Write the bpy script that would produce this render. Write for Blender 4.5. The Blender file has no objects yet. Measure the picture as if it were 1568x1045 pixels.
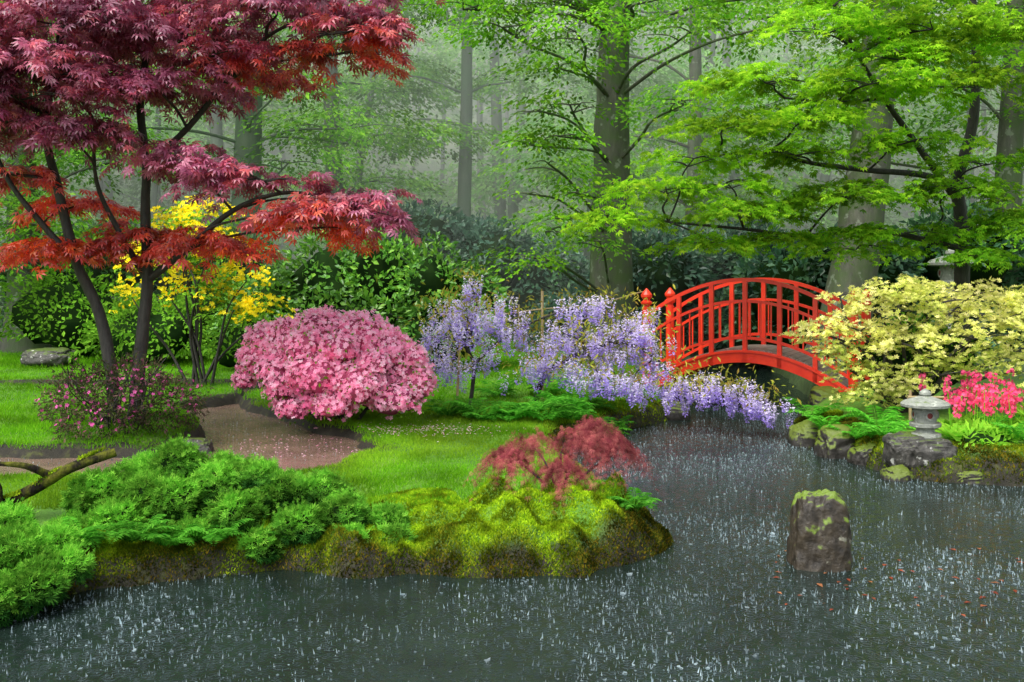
import bpy, math, numpy as np, bmesh
from mathutils import Vector
R = np.random.RandomState(7)
TAU = 2*math.pi
# ------------------------------------------------------------------ helpers
def nrm(a):
    return a/np.maximum(np.linalg.norm(a, axis=-1, keepdims=True), 1e-9)
_k = {}
def pn(p, scale=1.0, seed=0):
    """cheap smooth pseudo noise, about -1..1"""
    if seed not in _k:
        r = np.random.RandomState(seed+100)
        _k[seed] = (nrm(r.randn(9, 3))*r.uniform(.6, 2.2, (9, 1)), r.uniform(0, TAU, 9))
    K, ph = _k[seed]
    p = np.asarray(p, float)
    return np.sin(p@(K.T)*scale*2+ph).sum(-1)/4.0
def sstep(t):
    t = np.clip(t, 0, 1)
    return t*t*(3-2*t)

class MB:
    def __init__(s):
        s.V=[];s.F=[];s.M=[];s.Rn=[];s.T=[];s.S=[];s.n=0
    def add(s, V, F, mat=0, rnd=None, tone=0.0, smooth=False):
        V=np.asarray(V,float).reshape(-1,3);F=np.asarray(F,np.int64)
        nf=len(F)
        if nf==0: return
        s.V.append(V);s.F.append(F+s.n);s.n+=len(V)
        s.M.append(np.full(nf,mat,np.int32))
        s.Rn.append(R.rand(nf) if rnd is None else np.broadcast_to(rnd,(nf,)))
        s.T.append(np.broadcast_to(np.asarray(tone,float),(nf,)))
        s.S.append(np.full(nf,smooth,bool))
    def build(s, name, mats, parent=None):
        me=bpy.data.meshes.new(name)
        V=np.concatenate(s.V)
        me.vertices.add(len(V)); me.vertices.foreach_set('co',V.astype(np.float32).ravel())
        lv=np.concatenate([f.ravel() for f in s.F])
        lt=np.concatenate([np.full(len(f),f.shape[1],np.int32) for f in s.F])
        ls=np.concatenate([[0],np.cumsum(lt)[:-1]]).astype(np.int32)
        me.loops.add(len(lv)); me.loops.foreach_set('vertex_index',lv.astype(np.int32))
        me.polygons.add(len(lt)); me.polygons.foreach_set('loop_start',ls)
        try: me.polygons.foreach_set('loop_total',lt)
        except Exception: pass
        me.polygons.foreach_set('material_index',np.concatenate(s.M))
        me.polygons.foreach_set('use_smooth',np.concatenate(s.S))
        for nm,arr in(('rnd',s.Rn),('tone',s.T)):
            a=me.attributes.new(nm,'FLOAT','FACE'); a.data.foreach_set('value',np.concatenate(arr).astype(np.float32))
        me.update(calc_edges=True)
        for m in (mats if isinstance(mats,(list,tuple)) else [mats]): me.materials.append(m)
        ob=bpy.data.objects.new(name,me); bpy.context.scene.collection.objects.link(ob)
        if parent: ob.parent=parent
        return ob
def empty(name):
    e=bpy.data.objects.new(name,None); bpy.context.scene.collection.objects.link(e); e.empty_display_size=.2
    return e
def inst(mb,T,P,D,U,S,mat=0,rnd=None,tone=0.0):
    tv,tf=T; N=len(P)
    if N==0: return
    D=nrm(D); Y=nrm(np.cross(U,D)); Z=np.cross(D,Y)
    S=np.broadcast_to(np.asarray(S,float),(N,))
    V=P[:,None,:]+S[:,None,None]*(tv[None,:,0:1]*D[:,None]+tv[None,:,1:2]*Y[:,None]+tv[None,:,2:3]*Z[:,None])
    F=(tf[None]+(np.arange(N)*len(tv))[:,None,None]).reshape(-1,tf.shape[1])
    if rnd is None: rnd=R.rand(N)
    rr=np.repeat(np.broadcast_to(rnd,(N,)),len(tf)); tt=np.repeat(np.broadcast_to(np.asarray(tone,float),(N,)),len(tf))
    mb.add(V,F,mat,rr,tt)
# templates
def lobes(angs,lens,w=.13,droop=.12,up=.0):
    v=[];f=[]
    for a,l in zip(angs,lens):
        a=math.radians(a);c,s=math.cos(a),math.sin(a);b=len(v)
        v+=[(0,0,0),(c*l*.55-s*w,s*l*.55+c*w,up*.6+.02),(c*l,s*l,up-droop),(c*l*.55+s*w,s*l*.55-c*w,up*.6+.02)]
        f.append((b,b+1,b+2,b+3))
    return np.array(v,float),np.array(f)
LEAF=(np.array([(0,0,0),(.45,.27,.06),(1,0,-.08),(.45,-.27,.06)],float),np.array([(0,1,2,3)]))
LONG=(np.array([(0,0,0),(.45,.15,.04),(1,0,-.12),(.45,-.15,.04)],float),np.array([(0,1,2,3)]))
PALM7=lobes([-115,-72,-35,0,35,72,115],[.45,.72,.92,1,.92,.72,.45],.11,.25)
PALM5=lobes([-80,-38,0,38,80],[.65,.9,1,.9,.65],.14,.15)
FLOW=lobes([0,72,144,216,288],[.5]*5,.17,-.03,.10)
WHORL=lobes([0,60,120,180,240,300],[.5,.45,.5,.42,.5,.46],.1,-.02,.16)
BLADE=(np.array([(0,-.09,0),(0,.09,0),(1,0,.12)],float),np.array([(0,1,2)]))
def tube(mb,pts,rad,sides=8,mat=0,jit=0.0):
    pts=np.asarray(pts,float);n=len(pts);rad=np.broadcast_to(np.asarray(rad,float),(n,))
    T=nrm(np.gradient(pts,axis=0)); ref=np.array([0,0,1.]) if abs(T[0,2])<.9 else np.array([1.,0,0])
    A=nrm(np.cross(T,ref));B=np.cross(T,A)
    th=np.arange(sides)*TAU/sides
    rr=rad[:,None]*(1+jit*R.randn(n,sides))
    V=pts[:,None]+rr[...,None]*(np.cos(th)[None,:,None]*A[:,None]+np.sin(th)[None,:,None]*B[:,None])
    i=np.arange(n-1)[:,None]*sides;j=np.arange(sides)[None];k=(j+1)%sides
    F=np.stack([i+j,i+k,i+sides+k,i+sides+j],-1).reshape(-1,4)
    mb.add(V,F,mat,smooth=True)
def spline(pts,m=6):
    pts=np.asarray(pts,float);out=[]
    P=np.vstack([2*pts[0]-pts[1],pts,2*pts[-1]-pts[-2]])
    for i in range(1,len(P)-2):
        for t in np.arange(m)/m:
            a,b,c,d=P[i-1],P[i],P[i+1],P[i+2]
            out.append(.5*((2*b)+(c-a)*t+(2*a-5*b+4*c-d)*t*t+(3*b-a-3*c+d)*t**3))
    out.append(pts[-1]);return np.array(out)
def limb(mb,pts,r0,r1,m=5,sides=7,mat=0,wob=.0):
    p=spline(pts,m); 
    if wob: p=p+np.stack([pn(p,3,s) for s in(1,2,3)],-1)*wob*np.linspace(0,1,len(p))[:,None]
    tube(mb,p,np.linspace(r0,r1,len(p)),sides,mat,.04)
def bend(a,b,up=.15,wig=.08):
    a=np.array(a,float);b=np.array(b,float);L=np.linalg.norm(b-a)
    return [a,a+(b-a)*.35+np.array([R.randn()*wig,R.randn()*wig,up])*L,a+(b-a)*.7+np.array([R.randn()*wig,R.randn()*wig,up*.8])*L,b]
# ---------------------------------------------------------------- materials
def mat_new(name):
    m=bpy.data.materials.new(name);m.use_nodes=True;nt=m.node_tree
    for n in list(nt.nodes): nt.nodes.remove(n)
    return m,nt,nt.nodes,nt.links
def ramp(N,stops):
    r=N.new('ShaderNodeValToRGB');e=r.color_ramp.elements
    while len(e)>1:e.remove(e[0])
    e[0].position=stops[0][0];e[0].color=(*stops[0][1],1)
    for p,c in stops[1:]:
        x=e.new(p);x.color=(*c,1)
    return r
def noise(N,L,scale,detail=4,vec=None,rough=.55):
    n=N.new('ShaderNodeTexNoise');n.inputs['Scale'].default_value=scale;n.inputs['Detail'].default_value=detail;n.inputs['Roughness'].default_value=rough
    if vec is not None:L.new(vec,n.inputs['Vector'])
    return n
def mixc(N,L,f,a,b,mode='MIX'):
    m=N.new('ShaderNodeMix');m.data_type='RGBA';m.blend_type=mode
    for sock,val in((m.inputs[0],f),(m.inputs[6],a),(m.inputs[7],b)):
        if isinstance(val,(int,float)):sock.default_value=val
        elif isinstance(val,tuple):sock.default_value=(*val,1)
        else:L.new(val,sock)
    return m.outputs[2]
def leafmat(name,cols,cols2=None,rough=.4,tr=.35,spec=0,clump=1.2,clo=.65,chi=1.25):
    """spec>0 gives a wet, glossy leaf; spec=0 a plain diffuse/translucent one"""
    m,nt,N,L=mat_new(name)
    at=N.new('ShaderNodeAttribute');at.attribute_name='rnd'
    def rp(c):
        return ramp(N,[(i/(max(len(c)-1,1)),x) for i,x in enumerate(c)])
    r=rp(cols);L.new(at.outputs['Fac'],r.inputs[0]);col=r.outputs[0]
    if cols2:
        r2=rp(cols2);L.new(at.outputs['Fac'],r2.inputs[0])
        t=N.new('ShaderNodeAttribute');t.attribute_name='tone'
        col=mixc(N,L,t.outputs['Fac'],col,r2.outputs[0])
    g=N.new('ShaderNodeNewGeometry')
    n=noise(N,L,clump,0,g.outputs['Position'])
    mr=N.new('ShaderNodeMapRange');mr.inputs[1].default_value=.35;mr.inputs[2].default_value=.65;mr.inputs[3].default_value=clo;mr.inputs[4].default_value=chi
    L.new(n.outputs[0],mr.inputs[0])
    sc=N.new('ShaderNodeVectorMath');sc.operation='SCALE';L.new(col,sc.inputs[0]);L.new(mr.outputs[0],sc.inputs['Scale'])
    col=sc.outputs[0]
    if spec>0:
        p=N.new('ShaderNodeBsdfPrincipled');L.new(col,p.inputs['Base Color']);p.inputs['Roughness'].default_value=rough;p.inputs['Specular IOR Level'].default_value=spec
    else:
        p=N.new('ShaderNodeBsdfDiffuse');L.new(col,p.inputs['Color'])
    out=p.outputs[0]
    if tr>0:
        tl=N.new('ShaderNodeBsdfTranslucent')
        s2=N.new('ShaderNodeVectorMath');s2.operation='SCALE';s2.inputs['Scale'].default_value=1.5;L.new(col,s2.inputs[0]);L.new(s2.outputs[0],tl.inputs[0])
        mx=N.new('ShaderNodeMixShader');mx.inputs[0].default_value=tr;L.new(p.outputs[0],mx.inputs[1]);L.new(tl.outputs[0],mx.inputs[2]);out=mx.outputs[0]
    o=N.new('ShaderNodeOutputMaterial');L.new(out,o.inputs[0]);return m
def barkmat(name,c1,c2,moss=None,scale=6,bump=.5,lich=None,mlo=.42,rough=.65):
    m,nt,N,L=mat_new(name)
    g=N.new('ShaderNodeNewGeometry');mp=N.new('ShaderNodeMapping');mp.inputs['Scale'].default_value=(1,1,.25);L.new(g.outputs['Position'],mp.inputs[0])
    n=noise(N,L,scale*3,6,mp.outputs[0],.65);r=ramp(N,[(.3,c1),(.7,c2)]);L.new(n.outputs[0],r.inputs[0]);col=r.outputs[0]
    if moss:
        n2=noise(N,L,scale*.4,6,g.outputs['Position'],.65);r2=ramp(N,[(mlo,(0,0,0)),(mlo+.16,(1,1,1))]);L.new(n2.outputs[0],r2.inputs[0])
        col=mixc(N,L,r2.outputs[0],col,moss)
    if lich:
        n2=noise(N,L,scale*1.3,5,g.outputs['Position'],.6);r2=ramp(N,[(.6,(0,0,0)),(.64,(.7,.7,.7))]);L.new(n2.outputs[0],r2.inputs[0])
        col=mixc(N,L,r2.outputs[0],col,lich)
    p=N.new('ShaderNodeBsdfPrincipled');L.new(col,p.inputs['Base Color']);p.inputs['Roughness'].default_value=rough
    if rough>.8:p.inputs['Specular IOR Level'].default_value=.15
    b=N.new('ShaderNodeBump');b.inputs['Strength'].default_value=bump;b.inputs['Distance'].default_value=.03;L.new(n.outputs[0],b.inputs['Height']);L.new(b.outputs[0],p.inputs['Normal'])
    o=N.new('ShaderNodeOutputMaterial');L.new(p.outputs[0],o.inputs[0]);return m
def stonemat(name,c1,c2,lichen=(.45,.46,.42),moss=(.07,.11,.015),mosslo=.55,scale=12,rough=.55,lic=.57):
    m,nt,N,L=mat_new(name);g=N.new('ShaderNodeNewGeometry')
    n=noise(N,L,scale,8,g.outputs['Position'],.7);r=ramp(N,[(.3,c1),(.7,c2)]);L.new(n.outputs[0],r.inputs[0])
    n2=noise(N,L,scale*.8,5,g.outputs['Position'],.65);r2=ramp(N,[(lic,(0,0,0)),(lic+.06,(1,1,1))]);L.new(n2.outputs[0],r2.inputs[0])
    col=mixc(N,L,r2.outputs[0],r.outputs[0],lichen)
    sx=N.new('ShaderNodeSeparateXYZ');L.new(g.outputs['Normal'],sx.inputs[0])
    n3=noise(N,L,scale*.5,6,g.outputs['Position'],.65)
    ma=N.new('ShaderNodeMath');ma.operation='MULTIPLY_ADD';ma.inputs[1].default_value=2.2;ma.inputs[2].default_value=-.6;L.new(n3.outputs[0],ma.inputs[0])
    ad=N.new('ShaderNodeMath');ad.operation='ADD';L.new(sx.outputs[2],ad.inputs[0]);L.new(ma.outputs[0],ad.inputs[1])
    mr=N.new('ShaderNodeMapRange');mr.inputs[1].default_value=mosslo+.45;mr.inputs[2].default_value=mosslo+.65;L.new(ad.outputs[0],mr.inputs[0])
    col=mixc(N,L,mr.outputs[0],col,moss)
    p=N.new('ShaderNodeBsdfPrincipled');L.new(col,p.inputs['Base Color']);p.inputs['Roughness'].default_value=rough
    b=N.new('ShaderNodeBump');b.inputs['Strength'].default_value=.8;b.inputs['Distance'].default_value=.03;L.new(n.outputs[0],b.inputs['Height']);L.new(b.outputs[0],p.inputs['Normal'])
    o=N.new('ShaderNodeOutputMaterial');L.new(p.outputs[0],o.inputs[0]);return m
def plain(name,c1,c2,rough=.4,scale=10,bump=.1,spec=.5):
    m,nt,N,L=mat_new(name);g=N.new('ShaderNodeNewGeometry')
    n=noise(N,L,scale,5,g.outputs['Position']);r=ramp(N,[(.3,c1),(.7,c2)]);L.new(n.outputs[0],r.inputs[0])
    p=N.new('ShaderNodeBsdfPrincipled');L.new(r.outputs[0],p.inputs['Base Color']);p.inputs['Roughness'].default_value=rough;p.inputs['Specular IOR Level'].default_value=spec
    b=N.new('ShaderNodeBump');b.inputs['Strength'].default_value=bump;b.inputs['Distance'].default_value=.01;L.new(n.outputs[0],b.inputs['Height']);L.new(b.outputs[0],p.inputs['Normal'])
    o=N.new('ShaderNodeOutputMaterial');L.new(p.outputs[0],o.inputs[0]);return m

M_purple=leafmat('maple_leaf_purple',[(.15,.02,.06),(.27,.05,.12),(.44,.15,.25),(.33,.04,.09)],[(.55,.03,.012),(.78,.07,.015),(.9,.16,.02)],rough=.38,tr=.3,spec=.8,clump=1.5)  # mauve stop puts the leaves' sky sheen into their colour
M_wine=leafmat('dwarf_maple_leaf',[(.18,.03,.05),(.36,.08,.09),(.5,.17,.15)],tr=.3,clump=6,clo=.55)
M_lime=leafmat('maple_leaf_lime',[(.14,.32,.015),(.25,.48,.02),(.42,.62,.035)],[(.07,.24,.015),(.12,.33,.02),(.20,.42,.03)],tr=.45,clump=1.0,clo=.6)
M_beech=leafmat('beech_leaf',[(.08,.25,.015),(.16,.40,.02),(.29,.54,.035)],[(.14,.33,.07),(.20,.42,.09),(.29,.50,.12)],tr=.45,clump=.6,clo=.5,chi=1.3)  # second palette, for deeper trees, has mist mixed into the leaf colour
M_far=leafmat('haze_tinted_leaf',[(.18,.38,.11),(.25,.48,.15),(.35,.57,.20)],tr=.45,clump=.25,clo=.6,chi=1.35)  # pale green: distance haze painted into the far leaves
M_rhodo=leafmat('rhododendron_leaf',[(.06,.18,.02),(.11,.31,.03),(.21,.42,.04)],[(.03,.085,.055),(.05,.13,.08),(.10,.20,.13)],rough=.35,tr=.25,spec=.5,clump=1)
M_dark=leafmat('dark_shade_core',[(.008,.022,.006),(.015,.035,.008)],tr=.0)  # solid filler cores that stop see-through; bush-interior shade painted as near-black
M_darkleaf=leafmat('azalea_dark_leaf',[(.03,.05,.018),(.06,.10,.025),(.10,.08,.04)],[(.55,.07,.28),(.7,.15,.42)],tr=.2)
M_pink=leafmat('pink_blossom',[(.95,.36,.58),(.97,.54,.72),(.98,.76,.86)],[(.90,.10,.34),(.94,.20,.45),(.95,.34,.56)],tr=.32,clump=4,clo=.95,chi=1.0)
M_azgreen=leafmat('azalea_leaf',[(.09,.24,.02),(.18,.38,.03)],tr=.3)
M_yellow=leafmat('yellow_blossom',[(.88,.68,.01),(.94,.82,.05)],tr=.3)
M_cream=leafmat('cream_azalea_leaf',[(.52,.56,.12),(.70,.68,.20),(.85,.78,.38)],[(.24,.34,.04),(.36,.44,.07),(.48,.52,.11)],tr=.35,clump=2.2,clo=.7)
M_wist=leafmat('wisteria_blossom',[(.66,.56,.88),(.78,.71,.93),(.90,.86,.96)],[(.36,.24,.72),(.48,.36,.82)],tr=.35,clump=4,clo=.9,chi=1.1)
M_wleaf=leafmat('wisteria_leaf',[(.24,.32,.03),(.40,.40,.06),(.34,.24,.05)],tr=.4)
M_fern=leafmat('fern_leaf',[(.05,.23,.02),(.10,.37,.03),(.17,.50,.05)],tr=.4)
M_jun=leafmat('shrub_leaf_bright',[(.09,.29,.025),(.15,.42,.035),(.26,.54,.06)],[(.015,.07,.012),(.03,.12,.02)],tr=.3,clump=4)  # dark palette goes to clump undersides: shade painted into leaf colour
M_grass=leafmat('grass_blade',[(.08,.25,.008),(.13,.35,.012),(.20,.44,.02)],[(.22,.36,.02),(.30,.42,.03),(.36,.46,.04)],tr=.4,clump=1.2,clo=.7)
M_moss=leafmat('moss',[(.16,.30,.008),(.26,.42,.012),(.38,.52,.02)],[(.03,.06,.008),(.07,.09,.01),(.20,.14,.012)],tr=.25,clump=7,clo=.4)
M_prim=leafmat('primula_blossom',[(.78,.05,.18),(.88,.14,.28)],tr=.25)
M_primleaf=leafmat('primula_leaf',[(.17,.42,.03),(.30,.55,.05)],tr=.4)
M_litter=leafmat('fallen_leaf',[(.28,.07,.03),(.2,.05,.03),(.32,.14,.06)],tr=.1)
M_barkd=barkmat('wet_maple_bark',(.010,.009,.008),(.045,.04,.034),None,8,.6)
M_beechbark=barkmat('beech_bark',(.035,.038,.026),(.11,.11,.08),(.05,.085,.02),3,.8,(.20,.24,.17))
M_hazebark=barkmat('haze_tinted_bark',(.08,.11,.08),(.14,.18,.12),(.10,.16,.09),2,.3)  # trunks paled in colour to imitate haze over distance
M_log=barkmat('mossy_log_bark',(.006,.005,.004),(.025,.02,.015),(.12,.13,.012),14,.9,None,.46,.9)
M_bamboo=barkmat('bamboo_pole',(.22,.16,.07),(.38,.30,.15),None,8,.2)
M_stone=stonemat('lichen_rock',(.015,.015,.012),(.09,.085,.075),mosslo=.72,lic=.59)
M_drock=stonemat('dark_mossy_rock',(.012,.011,.009),(.04,.035,.028),(.16,.17,.14),(.10,.14,.012),.3,9,.5,.68)
M_lantern=stonemat('lantern_granite',(.17,.19,.16),(.36,.38,.33),(.45,.48,.41),(.13,.18,.06),1.1,18)
M_post=stonemat('mossy_stone',(.010,.008,.006),(.065,.05,.03),(.2,.2,.15),(.12,.19,.012),.38,9,.4,.63)
M_red=plain('red_lacquer',(.68,.025,.008),(.82,.045,.012),.35,6,.1)
M_deck=plain('deck_boards',(.13,.11,.09),(.24,.2,.17),.5,9,.3)
# ---------------------------------------------------------------- terrain
POND=np.array([(-16,1.2),(16,1.2),(16,9.6),(7,10.4),(5.3,10.6),(4.5,10.8),(4.05,11.4),(3.95,12.6),(3.7,13.6),(4.1,14.8),(4.9,16.2),(5.6,20),(6.2,25),(4.6,26),(3.6,20),(2.7,17.2),(2.5,16),(2.25,15.2),(1.9,14.7),(1.3,14.1),(.8,13.2),(.55,12.3),(.7,11.4),(1.0,10),(1.2,9.2),(1.27,8.4),(1.1,7.95),(.55,7.42),(.1,7.45),(-.39,7.33),(-.8,7.5),(-1.07,7.45),(-1.6,7.6),(-2.2,7.5),(-2.95,7.1),(-3.3,6.6),(-5,6.2),(-16,5.5)],float)
STREAM=np.array([(-9,9.9),(-5,9.75),(-3.8,9.8),(-3.1,9.95),(-2.3,10.0),(-1.8,10.4),(-1.55,11.3),(-1.75,12.2),(-2.4,13.0),(-3.2,14.3),(-3.9,15.0),(-4.6,17.3),(-10,17.2),(-22,16.6),(-22,17.1),(-10,17.75),(-4.1,17.9),(-3.8,16.8),(-4.9,14.9),(-4.4,13.9),(-3.9,12.9),(-3.75,11.9),(-4.0,11.2),(-9,11.3)],float)
def sdist(P,poly):
    d=np.full(len(P),1e9);ins=np.zeros(len(P),bool);n=len(poly)
    for i in range(n):
        a=poly[i];b=poly[(i+1)%n];ab=b-a
        t=np.clip(((P-a)@ab)/(ab@ab),0,1);q=a+t[:,None]*ab
        d=np.minimum(d,np.hypot(P[:,0]-q[:,0],P[:,1]-q[:,1]))
        c=((a[1]>P[:,1])!=(b[1]>P[:,1]))
        xi=a[0]+(P[:,1]-a[1])/(b[1]-a[1]+1e-12)*(b[0]-a[0])
        ins^=(c&(P[:,0]<xi))
    return np.where(ins,-d,d)
CUSH=[(.48,8.35,.36,.22),(-.05,8.1,.3,.2),(.02,7.75,.2,.15),(.85,8.0,.24,.18),(-.6,8.25,.24,.1),(.92,8.5,.2,.14),(.4,7.78,.17,.14),(-.42,7.75,.18,.13),(-.2,8.4,.22,.12)]
rr_=np.random.RandomState(5)
for _ in range(110): CUSH.append((rr_.uniform(-2.3,1.15),rr_.uniform(7.4,8.6),rr_.uniform(.05,.12),rr_.uniform(.025,.08)))
def height(x,y,full=False):
    P=np.stack([x,y],-1);P3=np.stack([x,y,0*x],-1)
    wob=pn(P3,2.2,11)*.06+pn(P3,6,12)*.035
    d=sdist(P,POND)+wob;ds=sdist(P,STREAM)+wob
    land=.28+.035*pn(P3,.35,13)+.012*pn(P3,2,14)+.008*np.clip(y-10,0,30)+.03*np.clip(y-34,0,100)
    land+=np.where(x>3.5,.1*sstep((x-3.5)/2),0)
    land+=.22*np.exp(-((x+4.5)**2/1.0+(y-12.2)**2/.5))
    land-=.1*np.exp(-((x-.2)**2/2.2+(y-8.)**2/.5))
    land-=.19*np.exp(-np.clip(d,0,9)/.22)
    for cx,cy,r,h in CUSH: land=land+h*np.exp(-(((x-cx)**2+(y-cy)**2)/r**2)**1.6)
    z=-.5+(land+.5)*sstep((d+.25)/.36)
    ts=sstep((ds+.2)/.26);z=np.where(d>.1,z*ts+.02*(1-ts),z)
    return (z,d,ds) if full else z
xs=np.concatenate([np.arange(-110,-12,4.),np.arange(-12,-6,.25),np.arange(-6,7,.05),np.arange(7,13,.25),np.arange(13,112,4.)])
ys=np.concatenate([np.arange(-30,0,3.),np.arange(0,5,.5),np.arange(5,7,.06),np.arange(7,9.4,.035),np.arange(9.4,19,.06),np.arange(19,34,.35),np.arange(34,150,4.)])
X,Yg=np.meshgrid(xs,ys);xf,yf=X.ravel(),Yg.ravel()
z,d,ds=height(xf,yf,True)
z=z+.006*pn(np.stack([xf,yf,0*xf],-1),14,15)
nx,ny=len(xs),len(ys)
i=np.arange(ny-1)[:,None]*nx;j=np.arange(nx-1)[None];F=np.stack([i+j,i+j+1,i+nx+j+1,i+nx+j],-1).reshape(-1,4)
g=MB();g.add(np.stack([xf,yf,z],-1),F,0,smooth=True)
m,nt,N,L=mat_new('ground_soil_grass')
geo=N.new('ShaderNodeNewGeometry')
a1=N.new('ShaderNodeAttribute');a1.attribute_name='dist_water';a2=N.new('ShaderNodeAttribute');a2.attribute_name='forest'
n1=noise(N,L,1.3,5,geo.outputs['Position']);n2=noise(N,L,60,6,geo.outputs['Position'],.7)
gr=ramp(N,[(.3,(.06,.18,.008)),(.5,(.10,.26,.012)),(.7,(.17,.33,.02))]);L.new(n1.outputs[0],gr.inputs[0])
gr2=ramp(N,[(.3,(.45,.45,.45)),(.7,(1.2,1.2,1.2))]);L.new(n2.outputs[0],gr2.inputs[0])
grass=mixc(N,L,1.0,gr.outputs[0],gr2.outputs[0],'MULTIPLY')
n3=noise(N,L,9,6,geo.outputs['Position']);soil=ramp(N,[(.3,(.008,.007,.004)),(.55,(.022,.02,.01)),(.7,(.06,.07,.012))]);L.new(n3.outputs[0],soil.inputs[0])
mr=N.new('ShaderNodeMapRange');mr.inputs[1].default_value=.12;mr.inputs[2].default_value=.3;L.new(a1.outputs['Fac'],mr.inputs[0])
c=mixc(N,L,mr.outputs[0],soil.outputs[0],grass)
ff=ramp(N,[(.3,(.03,.05,.015)),(.7,(.07,.12,.03))]);L.new(n3.outputs[0],ff.inputs[0])
c=mixc(N,L,a2.outputs['Fac'],c,ff.outputs[0])
p=N.new('ShaderNodeBsdfPrincipled');L.new(c,p.inputs['Base Color']);p.inputs['Roughness'].default_value=.8
b=N.new('ShaderNodeBump');b.inputs['Strength'].default_value=.6;b.inputs['Distance'].default_value=.03;L.new(n2.outputs[0],b.inputs['Height']);L.new(b.outputs[0],p.inputs['Normal'])
o=N.new('ShaderNodeOutputMaterial');L.new(p.outputs[0],o.inputs[0]);M_ground=m
go=g.build('ground',M_ground)
for nm,arr in(('dist_water',np.minimum(d,ds+.05)),('forest',np.maximum(sstep((yf-27)/4),np.where(xf>3,sstep((yf-16)/2),0)))):
    a=go.data.attributes.new(nm,'FLOAT','POINT');a.data.foreach_set('value',arr.astype(np.float32))
# water
def watermat(name,base,rough,bump,ringscale,k2=1.6,ior=1.33):
    m,nt,N,L=mat_new(name);geo=N.new('ShaderNodeNewGeometry')
    n=noise(N,L,22,5,geo.outputs['Position'],.6);n2=noise(N,L,2.2,3,geo.outputs['Position'])
    vs=[]
    for sc in(ringscale,ringscale*1.7):
        v=N.new('ShaderNodeTexVoronoi');v.inputs['Scale'].default_value=sc;v.voronoi_dimensions='2D';L.new(geo.outputs['Position'],v.inputs['Vector'])
        mu=N.new('ShaderNodeMath');mu.operation='MULTIPLY';mu.inputs[1].default_value=26;L.new(v.outputs['Distance'],mu.inputs[0])
        si=N.new('ShaderNodeMath');si.operation='SINE';L.new(mu.outputs[0],si.inputs[0])
        fa=N.new('ShaderNodeMapRange');fa.inputs[1].default_value=.1;fa.inputs[2].default_value=.5;fa.inputs[3].default_value=1;fa.inputs[4].default_value=0;L.new(v.outputs['Distance'],fa.inputs[0])
        mm=N.new('ShaderNodeMath');mm.operation='MULTIPLY';L.new(si.outputs[0],mm.inputs[0]);L.new(fa.outputs[0],mm.inputs[1]);vs.append(mm)
    ad=N.new('ShaderNodeMath');ad.operation='ADD';L.new(vs[0].outputs[0],ad.inputs[0]);L.new(vs[1].outputs[0],ad.inputs[1])
    ad2=N.new('ShaderNodeMath');ad2.operation='MULTIPLY_ADD';ad2.inputs[1].default_value=2.2;L.new(n.outputs[0],ad2.inputs[0]);L.new(ad.outputs[0],ad2.inputs[2])
    b=N.new('ShaderNodeBump');b.inputs['Strength'].default_value=bump;b.inputs['Distance'].default_value=.008;L.new(ad2.outputs[0],b.inputs['Height'])
    r=ramp(N,[(.35,base),(.65,tuple(x*k2 for x in base))]);L.new(n2.outputs[0],r.inputs[0])
    p=N.new('ShaderNodeBsdfPrincipled');L.new(r.outputs[0],p.inputs['Base Color']);p.inputs['Roughness'].default_value=rough;p.inputs['IOR'].default_value=ior
    L.new(b.outputs[0],p.inputs['Normal']);o=N.new('ShaderNodeOutputMaterial');L.new(p.outputs[0],o.inputs[0]);return m
M_water=watermat('pond_water',(.008,.015,.012),.05,.38,7)
M_brown=watermat('stream_water',(.17,.115,.085),.05,.16,8,1.5,1.5)
w=MB();w.add([(-30,-3,0),(30,-3,0),(30,27,0),(-30,27,0)],[(0,1,2,3)]);w.build('pond_water',M_water)
gx=np.arange(-22,-1,.12);gy=np.arange(9.3,18.6,.12);GX,GY=np.meshgrid(gx,gy);q=np.c_[GX.ravel(),GY.ravel()]
ins=(sdist(q,STREAM)<.12)&(sdist(q,POND)>.3)
i=np.arange(len(gy)-1)[:,None]*len(gx);j=np.arange(len(gx)-1)[None];F=np.stack([i+j,i+j+1,i+len(gx)+j+1,i+len(gx)+j],-1).reshape(-1,4)
F=F[ins[F].any(1)];w=MB();w.add(np.c_[q,np.full(len(q),.19)],F);w.build('stream_water',M_brown)
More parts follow.
